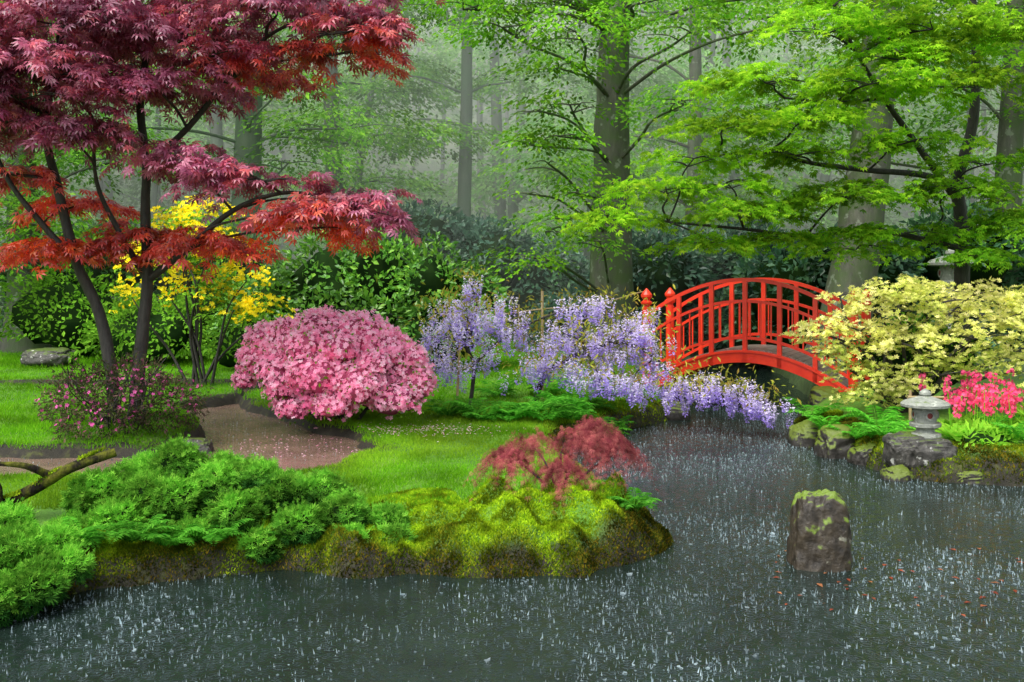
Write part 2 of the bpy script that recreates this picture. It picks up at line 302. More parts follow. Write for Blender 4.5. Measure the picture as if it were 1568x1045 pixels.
# rain splashes
M_splash=leafmat('splash_water',[(.18,.24,.26),(.30,.38,.41),(.55,.65,.69)],tr=.4,clump=1.,clo=.6,chi=1.1)
def splashes(name,n,x0,x1,y0,y1,zz,poly,size):
    P=np.c_[R.uniform(x0,x1,n),R.uniform(y0,y1,n)];k=sdist(P,poly)<-.03;P=P[k];n=len(P)
    dens=pn(np.c_[P,0*P[:,0]],1.1,31)+.6*pn(np.c_[P,0*P[:,0]],4,32);k=R.rand(n)<np.clip(.55+.5*dens,.1,1);P=P[k];n=len(P)
    P=np.c_[P,np.full(n,zz)];mb=MB()
    a_=np.arange(5)*TAU/5
    V=[(0,.5*math.cos(q),.5*math.sin(q)) for q in a_]+[(.3+.2*(i_%2),.7*math.cos(q),.7*math.sin(q)) for i_,q in enumerate(a_)]
    Fq=[(i_,(i_+1)%5,5+(i_+1)%5,5+i_) for i_ in range(5)]
    T1=(np.array(V,float),np.array(Fq))
    O=(np.array([(-.5,.34,0),(-.5,-.17,.3),(-.5,-.17,-.3),(1.7,0,0)],float),np.array([(0,1,3),(1,2,3),(2,0,3)]))
    S=size*R.gamma(2.5,.4,n);D=np.c_[R.randn(n,2)*.15,np.ones(n)];U=np.c_[R.randn(n,2),0*S]
    k=R.rand(n)<.25;inst(mb,T1,P[k],D[k],U[k],S[k]*1.1)
    inst(mb,O,P[~k]+[0,0,.003],D[~k],U[~k],S[~k]*1.1)
    return mb.build(name,M_splash)
splashes('rain_splashes',130000,-5,7,4.6,17,0,POND,.0068)
splashes('rain_splashes',2500,-6,-1.6,9.8,15,.19,STREAM,.006)
# lawn grass
def scatter(n,x0,x1,y0,y1,dmin=.16,dsmin=.0):
    x=R.uniform(x0,x1,n);y=R.uniform(y0,y1,n);z,d,ds=height(x,y,True);k=(d>dmin)&(ds>dsmin);return np.c_[x,y,z][k],d[k]
mb=MB()
for (n,x0,x1,y0,y1,h) in((230000,-5.5,2.5,8.3,15,.042),(50000,-9,-5.5,8.3,15,.055),(90000,-11,3,15,22,.06),(60000,-15,1,20,31,.09)):
    P,dd=scatter(n,x0,x1,y0,y1);q=len(P);D=np.c_[R.randn(q,2)*.45,np.ones(q)];U=np.c_[R.randn(q,2),np.zeros(q)]
    tn=np.clip(pn(P,1.0,21)*.5+.15+np.where((P[:,1]<12)&(P[:,0]>-1.8),.15,0),0,1)*(P[:,1]<15)
    inst(mb,BLADE,P,D,U,h*R.uniform(.6,1.3,q)*(1+.35*np.clip(pn(P,4,25),-1,1)),tone=tn)
mb.build('lawn_grass',M_grass)
# moss
MF=(np.array([(0,-.3,0),(0,.3,0),(1,0,.1)],float),np.array([(0,1,2)]))
mb=MB();P,dd=scatter(300000,-3.4,1.4,6.9,9.3,-.05);q=len(P)
k=((P[:,1]<8.8+.35*pn(P,1.5,22))|(dd<.5));P=P[k];dd=dd[k];q=len(P)
tn=np.clip(1.1-dd*2.8+.7*pn(P,3.5,23)+np.where(P[:,0]>.35,.4,0)-np.clip(P[:,2]-.28,0,1)*4,0,1)
D=np.c_[R.randn(q,2)*.6,np.ones(q)];inst(mb,MF,P,D,np.c_[R.randn(q,2),np.zeros(q)],R.uniform(.012,.03,q),tone=tn)
mb.build('moss_mound',M_moss)
mb=MB()
for (x0,x1,y0,y1,n) in((3.6,6.5,10.5,14,70000),(.4,3.2,11.5,16,50000)):
    P,dd=scatter(n,x0,x1,y0,y1,.0);k=dd<.6;P=P[k];q=len(P)
    inst(mb,MF,P,np.c_[R.randn(q,2)*.6,np.ones(q)],np.c_[R.randn(q,2),np.zeros(q)],R.uniform(.015,.04,q),tone=np.clip(.65+.6*pn(P,3,23),0,1))
mb.build('bank_moss',M_moss)
# ---------------------------------------------------------------- foliage generators
def pads_foliage(mb,pads,T,leaf,dens,K=7,L=.4,droop=.25,mat=0,gap=-.25,seed=0,spread=.35,toneamp=.25,tilt=.5):
    for pi,pd in enumerate(pads):
        cx,cy,cz,rx,ry,rz=pd[:6];tone=pd[6] if len(pd)>6 else 0.
        n=int(math.pi*rx*ry*dens)+3
        th=R.uniform(0,TAU,n);r=np.sqrt(R.rand(n))
        ph=R.uniform(0,TAU,4)
        ang=1+.2*np.sin(2*th+ph[0])+.17*np.sin(3*th+ph[1])+.15*np.sin(5*th+ph[2])+.12*np.sin(9*th+ph[3])
        hx=np.cos(th)*r*ang;hy=np.sin(th)*r*ang
        lay=R.choice([-.8,-.1,.6],n)+R.randn(n)*.22
        P=np.c_[cx+rx*hx,cy+ry*hy,cz+rz*(.9*(1-1.3*r**2)+.8*lay)]
        k=pn(P,2.2/max(L*2.2,.4),seed+pi%5)>gap;P=P[k];n=len(P)
        if n==0:continue
        D=np.c_[np.cos(th[k]),np.sin(th[k]),0*th[k]]+np.c_[R.randn(n,2)*.55,R.randn(n)*.12];D=nrm(D)
        W=nrm(np.cross(D,[0,0,1.]));LL=L*R.uniform(.5,1.3,n)
        t=(np.arange(K)+R.rand(n,K)*.6)/K
        side=R.uniform(-1,1,(n,K))*spread*LL[:,None]*(1-.55*t)
        Q=P[:,None]+D[:,None]*(LL[:,None]*t)[...,None]+W[:,None]*side[...,None]
        Q[...,2]-=droop*LL[:,None]*t**2+np.abs(side)*.25+R.rand(n,K)*.03
        Q=Q.reshape(-1,3);q=len(Q)
        DD=np.repeat(D,K,0)+np.repeat(W,K,0)*(np.sign(side).reshape(-1,1)*.7)+R.randn(q,3)*.3;DD[:,2]-=.3+.4*R.rand(q)
        UU=np.c_[R.randn(q,2)*tilt,np.ones(q)]
        inst(mb,T,Q,DD,UU,leaf*R.uniform(.65,1.2,q),mat=mat,tone=np.clip(tone+R.randn(q)*toneamp*.5+toneamp*.5*np.repeat(pn(P,1.5,9),K),0,1))
def pad_twigs(mb,pads,attach,r0,mat=0,sub=6,sides=5):
    A=np.array(attach,float)
    for pd in pads:
        c=np.array(pd[:3]);dd=np.linalg.norm((A-c)*[1,1,1.0],axis=1)+np.where(A[:,2]>c[2]-.05,1.5,0)
        a=A[np.argmin(dd)];tgt=c+np.array([0,0,-pd[5]*.3])
        pts=bend(a,tgt,.06,.05);limb(mb,pts,r0*min(1,.5+pd[3]*.35),r0*.4,5,sides,mat)
        for s in range(sub):
            th=R.uniform(0,TAU);e=c+np.array([pd[3]*.85*math.cos(th),pd[4]*.85*math.sin(th),-pd[5]*.5])
            st=np.array(pts[2])*.5+tgt*.5 if s%2 else tgt
            limb(mb,bend(st,e,.08,.06),r0*.36,r0*.1,4,4,mat)
def blobs(mb,bl,T,leaf,dens,mat=0,coremat=None,tone=0.,tamp=.3,out=.8,rough=.12,low=-.35,seed=0,up=.3,core=.82,fr=2.0,rj=.35,grad=0.):
    B=np.array([b[:6] for b in bl],float)
    for bi,b in enumerate(B):
        area=4*math.pi*((b[3]*b[4])**1.6/3+(b[3]*b[5])**1.6/3+(b[4]*b[5])**1.6/3)**(1/1.6)
        n=int(area*dens);nn=nrm(R.randn(n,3));nn=nn[nn[:,2]>low];n=len(nn)
        rad=1+rough*pn(nn*b[3:6],fr/np.mean(b[3:6]),seed+bi%7)+R.randn(n)*.05-.12*R.rand(n)**2
        P=b[:3]+nn*b[3:6]*rad[:,None]
        k=np.ones(n,bool)
        for bj,c in enumerate(B):
            if bj!=bi:k&=(np.linalg.norm((P-c[:3])/c[3:6],axis=1)>.86)
        P=P[k];nn=nrm(nn[k]/b[3:6]);n=len(P)
        if n:
            if T is FLOW or T is WHORL:
                U=nn+R.randn(n,3)*rj;U[:,2]+=up;D=R.randn(n,3);
            else:
                U=nn*.6+R.randn(n,3)*.4;U[:,2]+=up;D=nn*out+R.randn(n,3)*.5;D[:,2]-=.15
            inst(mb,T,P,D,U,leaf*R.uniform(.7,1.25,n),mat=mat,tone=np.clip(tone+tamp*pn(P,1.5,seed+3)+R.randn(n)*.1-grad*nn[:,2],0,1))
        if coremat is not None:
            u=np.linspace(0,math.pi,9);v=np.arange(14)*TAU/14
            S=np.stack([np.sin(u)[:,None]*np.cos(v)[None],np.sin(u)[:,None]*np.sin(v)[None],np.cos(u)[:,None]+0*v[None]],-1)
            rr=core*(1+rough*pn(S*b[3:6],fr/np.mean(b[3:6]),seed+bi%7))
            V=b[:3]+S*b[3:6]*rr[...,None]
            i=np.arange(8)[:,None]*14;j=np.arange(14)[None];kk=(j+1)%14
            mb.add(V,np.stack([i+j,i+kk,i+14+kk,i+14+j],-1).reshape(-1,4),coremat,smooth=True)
def tree(name,trunk_fn,foliage_fn,tm,fm):
    e=empty(name);a=MB();trunk_fn(a);a.build('trunk_and_branches',tm,e);f=MB();foliage_fn(f);f.build('foliage',fm,e);return e
# ------------------------------------------------------------ purple maple
RM=[(-5.3,12,5.2,1.4,1.2,.22,0),(-4.4,12.6,6.0,1.9,1.3,.3,0),(-2.7,11.8,5.3,1.15,1.0,.2,0),(-3.9,12.3,5.0,.9,.9,.16,.1),(-1.85,11.6,5.0,.6,.6,.18,.3),
    (-5.2,11.6,4.5,.95,.9,.15,0),(-4.1,11.9,4.42,.8,.7,.12,.05),(-5.75,11.5,3.95,.6,.8,.18,0),(-4.95,11.7,3.85,.5,.5,.13,0),(-5.5,11.3,4.2,.8,.5,.15,0),(-3.4,11.7,4.75,.6,.5,.12,.1),
    (-3.7,11.8,3.55,.5,.6,.13,.05),(-2.85,11.7,3.3,.55,.6,.12,.1),(-1.85,11.6,3.05,.5,.45,.12,.15),(-1.5,11.5,2.85,.35,.35,.1,.1),(-3.2,11.5,3.4,.45,.5,.1,.0),(-2.3,11.5,2.95,.45,.4,.12,.5),(-5.5,12.6,2.5,.65,.6,.12,.85),(-3.9,12.5,2.6,.7,.5,.12,.8),
    (-2.35,12.2,2.8,.5,.4,.2,.95),(-4.6,12.7,2.7,.5,.5,.1,.7),(-6.4,12,5.6,1,1,.2,.3),(-6.3,11.9,4.2,.6,.7,.2,.2),(-2.3,12.3,5.9,1.1,1.0,.2,.1),(-3.2,12.4,4.7,.6,.6,.12,.5),(-2.0,11.9,4.8,.5,.4,.15,.8),(-5.9,12.2,4.7,.8,.7,.15,.2),(-5.9,12.2,3.4,.4,.4,.1,.5),(-5.3,12.6,3.1,.4,.4,.1,.6),(-4.9,11.4,5.0,.9,.6,.15,0)]
t1=[(-4.8,12.4,.25),(-4.85,12.4,1.0),(-5.0,12.4,1.74),(-5.23,12.3,2.35),(-5.42,12.2,3.27),(-5.5,12.1,3.9),(-5.35,12.1,4.9),(-5.0,12.2,5.8)]
t2=[(-4.62,12.5,.25),(-4.56,12.5,1.0),(-4.5,12.5,1.6),(-4.45,12.5,2.12),(-4.44,12.4,2.9),(-4.43,12.4,3.5),(-4.5,12.4,4.4),(-4.3,12.4,5.3),(-4.1,12.4,6)]
t3=[(-4.45,12.5,2.12),(-3.9,12.3,2.5),(-3.3,12.1,2.95),(-2.7,12,3.15),(-2.1,11.9,3.1)]
t4=[(-4.43,12.4,3.5),(-3.9,12.3,3.95),(-3.4,12.2,4.5),(-2.9,12.1,5.0),(-2.2,12,5.3)]
t5=[(-5.23,12.3,2.35),(-5.6,12.2,2.8),(-6.0,12.1,3.4),(-6.3,12.1,4.3),(-6.3,12.1,5.3)]
t6=[(-4.45,12.5,2.12),(-4.75,12.4,2.7),(-4.95,12.2,3.3),(-4.9,12,4.0)]
def f(mb):
    limb(mb,t1,.085,.03,5,9);limb(mb,t2,.09,.03,5,9)
    for t,r in((t3,.05),(t4,.045),(t5,.045),(t6,.045)):limb(mb,t,r,.015,5,7)
    pad_twigs(mb,RM,t1[3:]+t2[3:]+t3[1:]+t4[1:]+t5[1:]+t6[1:],.026,sub=7)
tree('red_japanese_maple_tree',f,lambda mb:pads_foliage(mb,RM,PALM7,.125,60,K=8,L=.38,droop=.55,gap=-.28,toneamp=.3,tilt=.55),M_barkd,M_purple)
# ------------------------------------------------------------ lime maple
LM=[(6.0,14.6,5.75,1.1,1.0,.2,0),(4.5,15,5.8,.9,.8,.2,.1),(3.7,15,5.05,.9,.8,.16,0),(5.1,14.6,4.95,.9,.8,.16,0),(3.1,15,4.4,.8,.7,.14,0),(6.7,14.8,4.95,.8,.8,.18,0),
    (4.2,15.2,4.0,.85,.7,.14,.1),(2.3,15.3,3.5,.8,.6,.14,.1),(3.5,15.5,3.2,.9,.7,.14,.3),(5.0,15.3,3.4,.9,.8,.15,.4),(1.6,15.5,3.05,.55,.5,.14,.1),(6.0,15.8,2.85,.9,.7,.12,.5),
    (7.2,15.5,3.9,.8,.7,.15,.5),(7.8,15.5,3.0,.8,.7,.14,.6),(7.8,15.3,5.8,1.1,.9,.2,.3),(5.9,15.2,4.2,.7,.6,.12,.3),(5.3,15.2,6.5,1.2,1,.2,0),(7,15.5,6.8,1.4,1,.2,.2),(4.2,15.8,2.75,.7,.5,.1,.4),
    (2.7,15.2,3.95,.6,.5,.12,0),(4.4,14.8,4.5,.7,.6,.14,0),(5.6,14.6,5.35,.8,.6,.15,0),(3.2,15.3,3.6,.7,.5,.12,.1),(6.6,15.2,3.5,.8,.6,.13,.4),(5.3,15.8,2.6,.7,.5,.1,.5),(7.0,15.6,2.5,.7,.5,.1,.6),(3.0,15.6,2.7,.6,.4,.1,.3)]
l1=[(7.3,16.6,.3),(7.28,16.6,1.2),(7.25,16.5,2.1),(7.2,16.4,3.0),(7.1,16.3,3.7),(7.25,16.1,4.6),(7.2,15.9,5.6),(7.1,15.8,6.6)]
l2=[(7.2,16.4,3.3),(6.7,16.2,3.85),(6.2,16,4.4),(5.7,15.7,4.9),(5.2,15.4,5.5),(4.8,15.3,6.2)]
l3=[(7.1,16.3,3.6),(6.4,16,3.75),(5.5,15.8,3.8),(4.6,15.7,3.9),(3.9,15.6,4.05),(3.1,15.5,4.0)]
l4=[(7.2,16.4,2.6),(6.5,16.2,2.75),(5.6,16.1,2.9),(4.6,16,2.8),(3.6,15.9,2.9),(2.4,15.7,3.0)]
l5=[(5.7,15.7,4.9),(4.9,15.5,4.8),(4.1,15.4,4.85)]
def f(mb):
    limb(mb,l1,.15,.05,5,9)
    for t,r in((l2,.07),(l3,.06),(l4,.055),(l5,.03)):limb(mb,t,r,.018,5,7)
    pad_twigs(mb,LM,l1[4:]+l2[1:]+l3[1:]+l4[1:]+l5,.026,sub=6)
tree('green_japanese_maple_tree',f,lambda mb:pads_foliage(mb,LM,PALM5,.088,82,K=8,L=.36,droop=.35,gap=-.22,toneamp=.3),M_barkd,M_lime)
# ------------------------------------------------------------ beech trees
def beech(name,base,top,r,pads,bark,fm,leaf=.13,dens=26,K=8,L=.8,tr=.05,sub=4,gap=-.3):
    base=np.array(base,float);top=np.array(top,float)
    nodes=[base+(top-base)*t+np.array([.12*math.sin(t*5+base[0]),0,0]) for t in np.linspace(0,1,10)]
    def tf(mb):
        p=spline(nodes,3);u=np.linspace(0,1,len(p));tube(mb,p,r*(1.0-.62*u)+r*.55*np.exp(-u*22),16,0,.03)
        if pads:pad_twigs(mb,pads,[tuple(x) for x in nodes[1:]],tr,sub=sub)
    return tree(name,tf,lambda mb:pads_foliage(mb,pads,LEAF,leaf,dens,K=K,L=L,droop=.4,gap=gap,toneamp=.2,spread=.5),bark,fm)
BP=[(1.2,19.5,6.9,1.2,1,.25,0),(.7,19.6,4.4,.8,.8,.3,0),(.65,19.7,3.1,.6,.6,.3,0),(1.1,19.5,5.5,.8,.8,.25,0),(.3,19.7,2.6,.5,.5,.2,0),(1.35,19.7,3.8,.6,.6,.2,0),(.3,19.6,3.8,.5,.5,.2,0),(.9,19.6,4.9,.7,.6,.2,0),(.9,19.6,6.2,.8,.7,.2,0),
    (3.4,19.5,6.9,1.2,1,.3,.1),(4.9,19.5,7.0,1.2,1,.3,.2),(3.4,20,5.6,1.0,.9,.25,.3),(-1,21,7.7,1.6,1.2,.25,0),(.2,20.5,8.3,1.8,1.2,.3,0),(3,21,8.6,2,1.4,.4,0),(5.4,21,8,1.8,1.4,.4,0),(1.7,20,2.9,.5,.5,.2,.2),(-.2,20.5,7.2,1.0,.9,.2,0),(-1.8,21,8.2,1.3,1,.25,.1),(.8,20,7.6,1.2,.9,.25,0),(3,20.5,7.8,1.5,1,.3,.1),(.5,19.6,5.4,.5,.5,.2,0),(1.0,19.5,3.3,.5,.5,.2,0),(.2,19.8,4.8,.5,.5,.2,0),(.5,19.6,2.4,.4,.4,.15,0)]
beech('beech_tree',(2.0,22,.2),(2.6,22,13),.5,BP,M_beechbark,M_beech,leaf=.12,dens=42,L=.6)
def rpads(x,y,n,z0,z1,r=1.8,spread=3.,tone=0.,tj=.2):
    return [(x+R.uniform(-1,1)*spread,y+R.uniform(-1,1)*spread*.6,R.uniform(z0,z1),r*R.uniform(.6,1.2),r*R.uniform(.6,1.1),.35*R.uniform(.5,1.3),min(1,max(0,tone+R.randn()*tj))) for _ in range(n)]
beech('beech_tree',(6.6,21,.2),(8.4,21,13),.52,rpads(7.5,22.5,11,5.5,9.5,1.5,3,.1),M_beechbark,M_beech,leaf=.13,dens=28)
beech('beech_tree',(-6.9,26,.2),(-6.6,26,16),.42,rpads(-7,26,12,5,11,1.9,3.5,.35),M_hazebark,M_beech,leaf=.15)
B2=barkmat('beech_bark_wet',(.05,.06,.04),(.1,.11,.08),(.06,.1,.04),3)
beech('beech_tree',(-5.6,32,.3),(-5.8,32,18),.33,rpads(-5.6,32,10,5,12,2.,3.5,.6),B2,M_beech,leaf=.17,dens=20)
beech('beech_tree',(-1.5,34,.3),(-1.7,34,18),.27,rpads(-1.5,34,6,8.5,13,2.,3.5,.8),M_hazebark,M_beech,leaf=.17,dens=20)
beech('beech_tree',(11.5,24,.3),(11.9,24,16),.35,rpads(11,24,14,2.5,10,2.,3.,.1),M_beechbark,M_beech,leaf=.15,dens=22)
beech('beech_tree',(-11.5,24,.3),(-11.8,24,16),.4,rpads(-11.0,24,14,2.5,10,2.2,3.,.3),M_beechbark,M_beech,leaf=.15,dens=22)
beech('beech_tree',(5.3,30,.3),(5.2,30,17),.25,rpads(5,30,11,4,11,2.2,3.5,.3),M_beechbark,M_beech,leaf=.17,dens=20)
# ------------------------------------------------------------ woodland behind
tr=MB();fo=MB()
for k in range(46):
    y=R.uniform(36,72);x=R.uniform(-.55,.55)*y;r=R.uniform(.10,.34);ln=R.randn()*1.3;k1=R.randn()*.5
    p=[(x,y,.3),(x+ln*.2+k1,y,5),(x+ln*.5-k1*.5,y,11),(x+ln,y,24)];limb(tr,p,r,r*.5,4,7)
    for _ in range(R.randint(0,4)):
        h=R.uniform(4,14);s=R.choice([-1,1]);limb(tr,bend((x+ln*h/24,y,h),(x+s*R.uniform(1.5,4),y+R.randn(),h+R.uniform(.5,4)),.08,.12),r*.35,r*.08,4,5)
tr.build('woodland_trunks',M_hazebark)
fp=[]
for k in range(230):
    y=R.uniform(36,66);x=R.uniform(-.56,.56)*y;zz=R.uniform(1,.29*y)
    if abs(x/y+.05)<.06 and zz<.2*y and R.rand()<.5:continue
    fp.append((x,y,zz,R.uniform(1.5,3.5),R.uniform(1.5,3),R.uniform(.4,.9),0))
pads_foliage(fo,fp,LEAF,.27,8,K=8,L=1.3,droop=.4,gap=-.4,spread=.5)
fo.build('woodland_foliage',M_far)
mb=MB();xx=np.linspace(-1.25,1.25,90);zz=np.linspace(-1,36,30);A,B=np.meshgrid(xx,zz);PX=np.stack([88*np.sin(A),88*np.cos(A),B],-1)
dis=pn(PX,.16,41)*3+pn(PX,.5,42)*1.2;PX=PX*(1+dis[...,None]/88*np.array([1,1,0]))
i=np.arange(29)[:,None]*90;j=np.arange(89)[None];mb.add(PX,np.stack([i+j,i+j+1,i+90+j+1,i+90+j],-1).reshape(-1,4),0,smooth=True)
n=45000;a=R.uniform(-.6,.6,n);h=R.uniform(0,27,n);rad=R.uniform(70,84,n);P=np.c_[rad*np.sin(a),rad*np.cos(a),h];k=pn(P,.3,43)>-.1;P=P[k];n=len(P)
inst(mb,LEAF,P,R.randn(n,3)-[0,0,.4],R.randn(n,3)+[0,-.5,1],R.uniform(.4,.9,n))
mb.build('distant_forest',leafmat('haze_tinted_forest_leaf',[(.28,.50,.22),(.36,.58,.28),(.45,.66,.35)],tr=.3,clump=.12,clo=.7,chi=1.3))  # palest layer, haze painted into sheet and leaf colour
# ------------------------------------------------------------ shrubs behind
def shrub(name,bl,T,leaf,dens,mats,**kw):
    mb=MB();blobs(mb,bl,T,leaf,dens,**kw)
    return mb.build(name,mats)
def rb(n,x0,x1,y0,y1,z0,z1,r0,r1,fl=.8):
    return [(R.uniform(x0,x1),R.uniform(y0,y1),R.uniform(z0,z1),*(lambda r:(r,r,r*fl))(R.uniform(r0,r1))) for _ in range(n)]
for (x0,x1,y0,y1,z0,z1,tn) in((-4.5,1,27,29,.8,3.2,1.),(1.5,8,25,28,.6,2.6,1.),(6,13,22,25,.6,2.6,.9),(-16,-6,25,29,.8,2.6,.5)):
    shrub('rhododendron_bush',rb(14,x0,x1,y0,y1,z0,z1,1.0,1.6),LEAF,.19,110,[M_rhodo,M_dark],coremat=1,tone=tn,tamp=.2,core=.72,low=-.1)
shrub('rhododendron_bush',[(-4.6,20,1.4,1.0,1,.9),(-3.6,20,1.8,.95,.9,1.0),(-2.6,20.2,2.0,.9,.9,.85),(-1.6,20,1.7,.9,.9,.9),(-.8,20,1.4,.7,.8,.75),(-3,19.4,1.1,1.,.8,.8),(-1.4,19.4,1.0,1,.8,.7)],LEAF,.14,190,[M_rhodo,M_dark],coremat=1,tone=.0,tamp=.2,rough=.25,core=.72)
# yellow azalea
YP=[(-5.9,17,2.3,.55,.5,.2,0),(-5.5,17,3.0,.5,.5,.2,0),(-5.1,17,3.15,.5,.5,.2,0),(-4.9,17,2.6,.55,.5,.2,0),(-4.4,17,2.1,.45,.5,.2,0),(-5.2,16.8,1.9,.5,.4,.2,0),(-6.3,17,1.8,.4,.4,.2,0),(-4.1,17,1.5,.4,.4,.2,0),(-5.5,16.9,2.6,.5,.4,.2,0),(-4.6,16.9,1.6,.4,.4,.2,0)]
e=empty('yellow_azalea_bush');a=MB()
for q_ in YP:limb(a,bend((-5.2+R.randn()*.1,17,.3),q_[:3],.05,.05),.03,.01,4,5)
a.build('stems',M_barkd,e);a=MB();pads_foliage(a,YP,LEAF,.09,90,K=5,L=.25,mat=0);pads_foliage(a,[(*q_[:2],q_[2]+.08,*q_[3:]) for q_ in YP],FLOW,.085,150,K=4,L=.2,mat=1,gap=-.1,tilt=1.2);a.build('blossoms',[M_azgreen,M_yellow],e)
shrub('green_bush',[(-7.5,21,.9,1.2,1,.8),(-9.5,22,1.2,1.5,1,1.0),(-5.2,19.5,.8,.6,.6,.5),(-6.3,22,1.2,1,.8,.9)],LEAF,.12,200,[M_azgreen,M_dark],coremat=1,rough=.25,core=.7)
# pink azalea
PB=[(-2.3,13.25,.95,.85,.75,.68),(-2.85,13.2,1.15,.42,.45,.40),(-2.45,13.2,1.42,.42,.48,.31),(-1.95,13.1,1.4,.40,.43,.29),(-1.65,13.1,1.2,.36,.40,.31),(-1.4,13.1,.95,.34,.40,.36),(-3.15,13.2,1.32,.28,.32,.23),(-2.85,12.8,.85,.26,.28,.26),(-2.4,12.55,.98,.34,.32,.26),(-1.9,12.55,.85,.34,.32,.26),(-1.45,12.75,.65,.32,.34,.22),(-2.72,12.75,.55,.22,.24,.18),(-2.6,12.75,1.3,.26,.28,.22),(-3.3,13.1,1.08,.2,.25,.2),(-1.2,12.95,.85,.22,.28,.26),(-2.15,12.65,1.28,.24,.28,.18),(-3.05,12.95,1.0,.2,.26,.18),(-2.2,12.5,.6,.26,.22,.16),(-1.7,12.65,1.1,.2,.24,.16),(-2.9,13.,1.5,.18,.2,.13),(-1.25,12.9,1.15,.16,.2,.14),(-3.4,13,.85,.13,.2,.12)]
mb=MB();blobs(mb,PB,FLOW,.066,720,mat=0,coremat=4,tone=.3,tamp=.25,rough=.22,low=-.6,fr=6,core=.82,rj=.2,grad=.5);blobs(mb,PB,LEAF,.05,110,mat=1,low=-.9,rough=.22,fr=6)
for b_ in PB:
    n=int(90*b_[3]);nn=nrm(R.randn(n,3)+[0,-.2,.5]);P=np.array(b_[:3])+nn*np.array(b_[3:6])*(1.02+.16*R.rand(n,1));inst(mb,FLOW,P,R.randn(n,3),nn+R.randn(n,3)*.4,.07,mat=0,tone=.1)
for k in range(7):limb(mb,bend((-2.2+R.randn()*.12,13.1,.2),(-2.2+R.randn()*.6,13+R.randn()*.2,.7),.05,.1),.03,.015,4,5,mat=3)
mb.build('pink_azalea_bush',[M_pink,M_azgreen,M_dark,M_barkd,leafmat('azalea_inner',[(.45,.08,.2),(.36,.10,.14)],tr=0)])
mb=MB();n=500;x=-1.3+R.randn(n)*.6;y=12.3+R.randn(n)*.25;P=np.c_[x,y,height(x,y)+.03];P=P[sdist(P[:,:2],STREAM)>.1]
n=160;x=R.uniform(-3.3,-1.7,n);y=R.uniform(11.2,12.8,n);P2=np.c_[x,y,0*x+.197];P2=P2[sdist(P2[:,:2],STREAM)<-.1];P=np.vstack([P,P2])
n=len(P);inst(mb,LEAF,P,R.randn(n,3)*[1,1,.05],np.tile([0,0,1.],(n,1))+R.randn(n,3)*.1,R.uniform(.02,.04,n))
mb.build('fallen_petals',M_pink)
n=60;x=R.uniform(1.8,4.0,n);y=R.uniform(6.6,8.2,n);P=np.c_[x,y,0*x+.006];mb2=MB();inst(mb2,LEAF,P,R.randn(n,3)*[1,1,.02],np.tile([0,0,1.],(n,1)),R.uniform(.03,.08,n));mb2.build('floating_leaves',M_litter)
# dark azalea by the maple
DB=[(-4.9,11.8,.75,.45,.4,.35),(-4.4,11.7,.85,.45,.4,.35),(-4.0,11.8,.7,.38,.35,.3),(-4.6,11.6,.55,.5,.35,.25)]
mb=MB();blobs(mb,DB,LONG,.055,1500,mat=0,tone=0,tamp=0,rough=.35,low=-.8,fr=6);blobs(mb,DB,FLOW,.045,110,mat=0,tone=1.,tamp=0,rough=.35,fr=6)
for k in range(26):limb(mb,bend((-4.5+R.randn()*.15,11.8,.3),(-4.5+R.uniform(-.75,.75),11.75+R.randn()*.2,R.uniform(.7,1.3)),.0,.08),.014,.004,4,4,mat=1)
mb.build('dark_azalea_bush',[M_darkleaf,M_barkd])
# cream azalea
CB=[];
for (x,y,zc,rx,rz) in((4.35,13.6,1.35,.5,.16),(4.8,13.4,1.75,.65,.18),(4.5,13.3,1.55,.45,.16),(5.6,13.5,1.88,.65,.2),(6.3,13.6,1.72,.65,.2),(5.1,13.0,1.35,.55,.16),(5.9,13.1,1.45,.6,.18),(4.55,13.2,1.0,.4,.14),(4.9,12.9,.85,.45,.16),(6.6,13.2,1.15,.5,.2),(5.4,12.9,1.0,.45,.16),(4.35,13.6,1.98,.22,.12),(6.1,12.9,1.0,.5,.18),(7,13.5,1.5,.5,.2),(4.55,13.0,.68,.35,.12),(4.0,13.4,1.5,.35,.13),(4.1,13.3,1.2,.35,.12),(5.0,13.3,2.02,.4,.12),(6.0,13.3,2.0,.4,.12),(6.9,13.3,1.85,.5,.15)):
    CB.append((x,y,zc,rx,rx*.8,rz,.1 if zc>1.3 else .5))
mb=MB();pads_foliage(mb,CB,WHORL,.08,180,K=7,L=.2,droop=.25,mat=0,gap=-.12,spread=.5,toneamp=.6,tilt=.6)
for c in CB:
    limb(mb,bend((5.2,13.5,.35),(c[0],c[1],c[2]-.05),.05,.06),.035,.012,4,5,mat=1)
    for k in range(4):
        th=R.uniform(0,TAU);limb(mb,bend((c[0],c[1],c[2]-.08),(c[0]+c[3]*.8*math.cos(th),c[1]+c[4]*.8*math.sin(th),c[2]-.02),.05,.06),.012,.004,3,4,mat=1)
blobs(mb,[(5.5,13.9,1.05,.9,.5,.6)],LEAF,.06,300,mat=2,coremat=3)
mb.build('cream_azalea_bush',[M_cream,M_barkd,M_azgreen,M_dark])
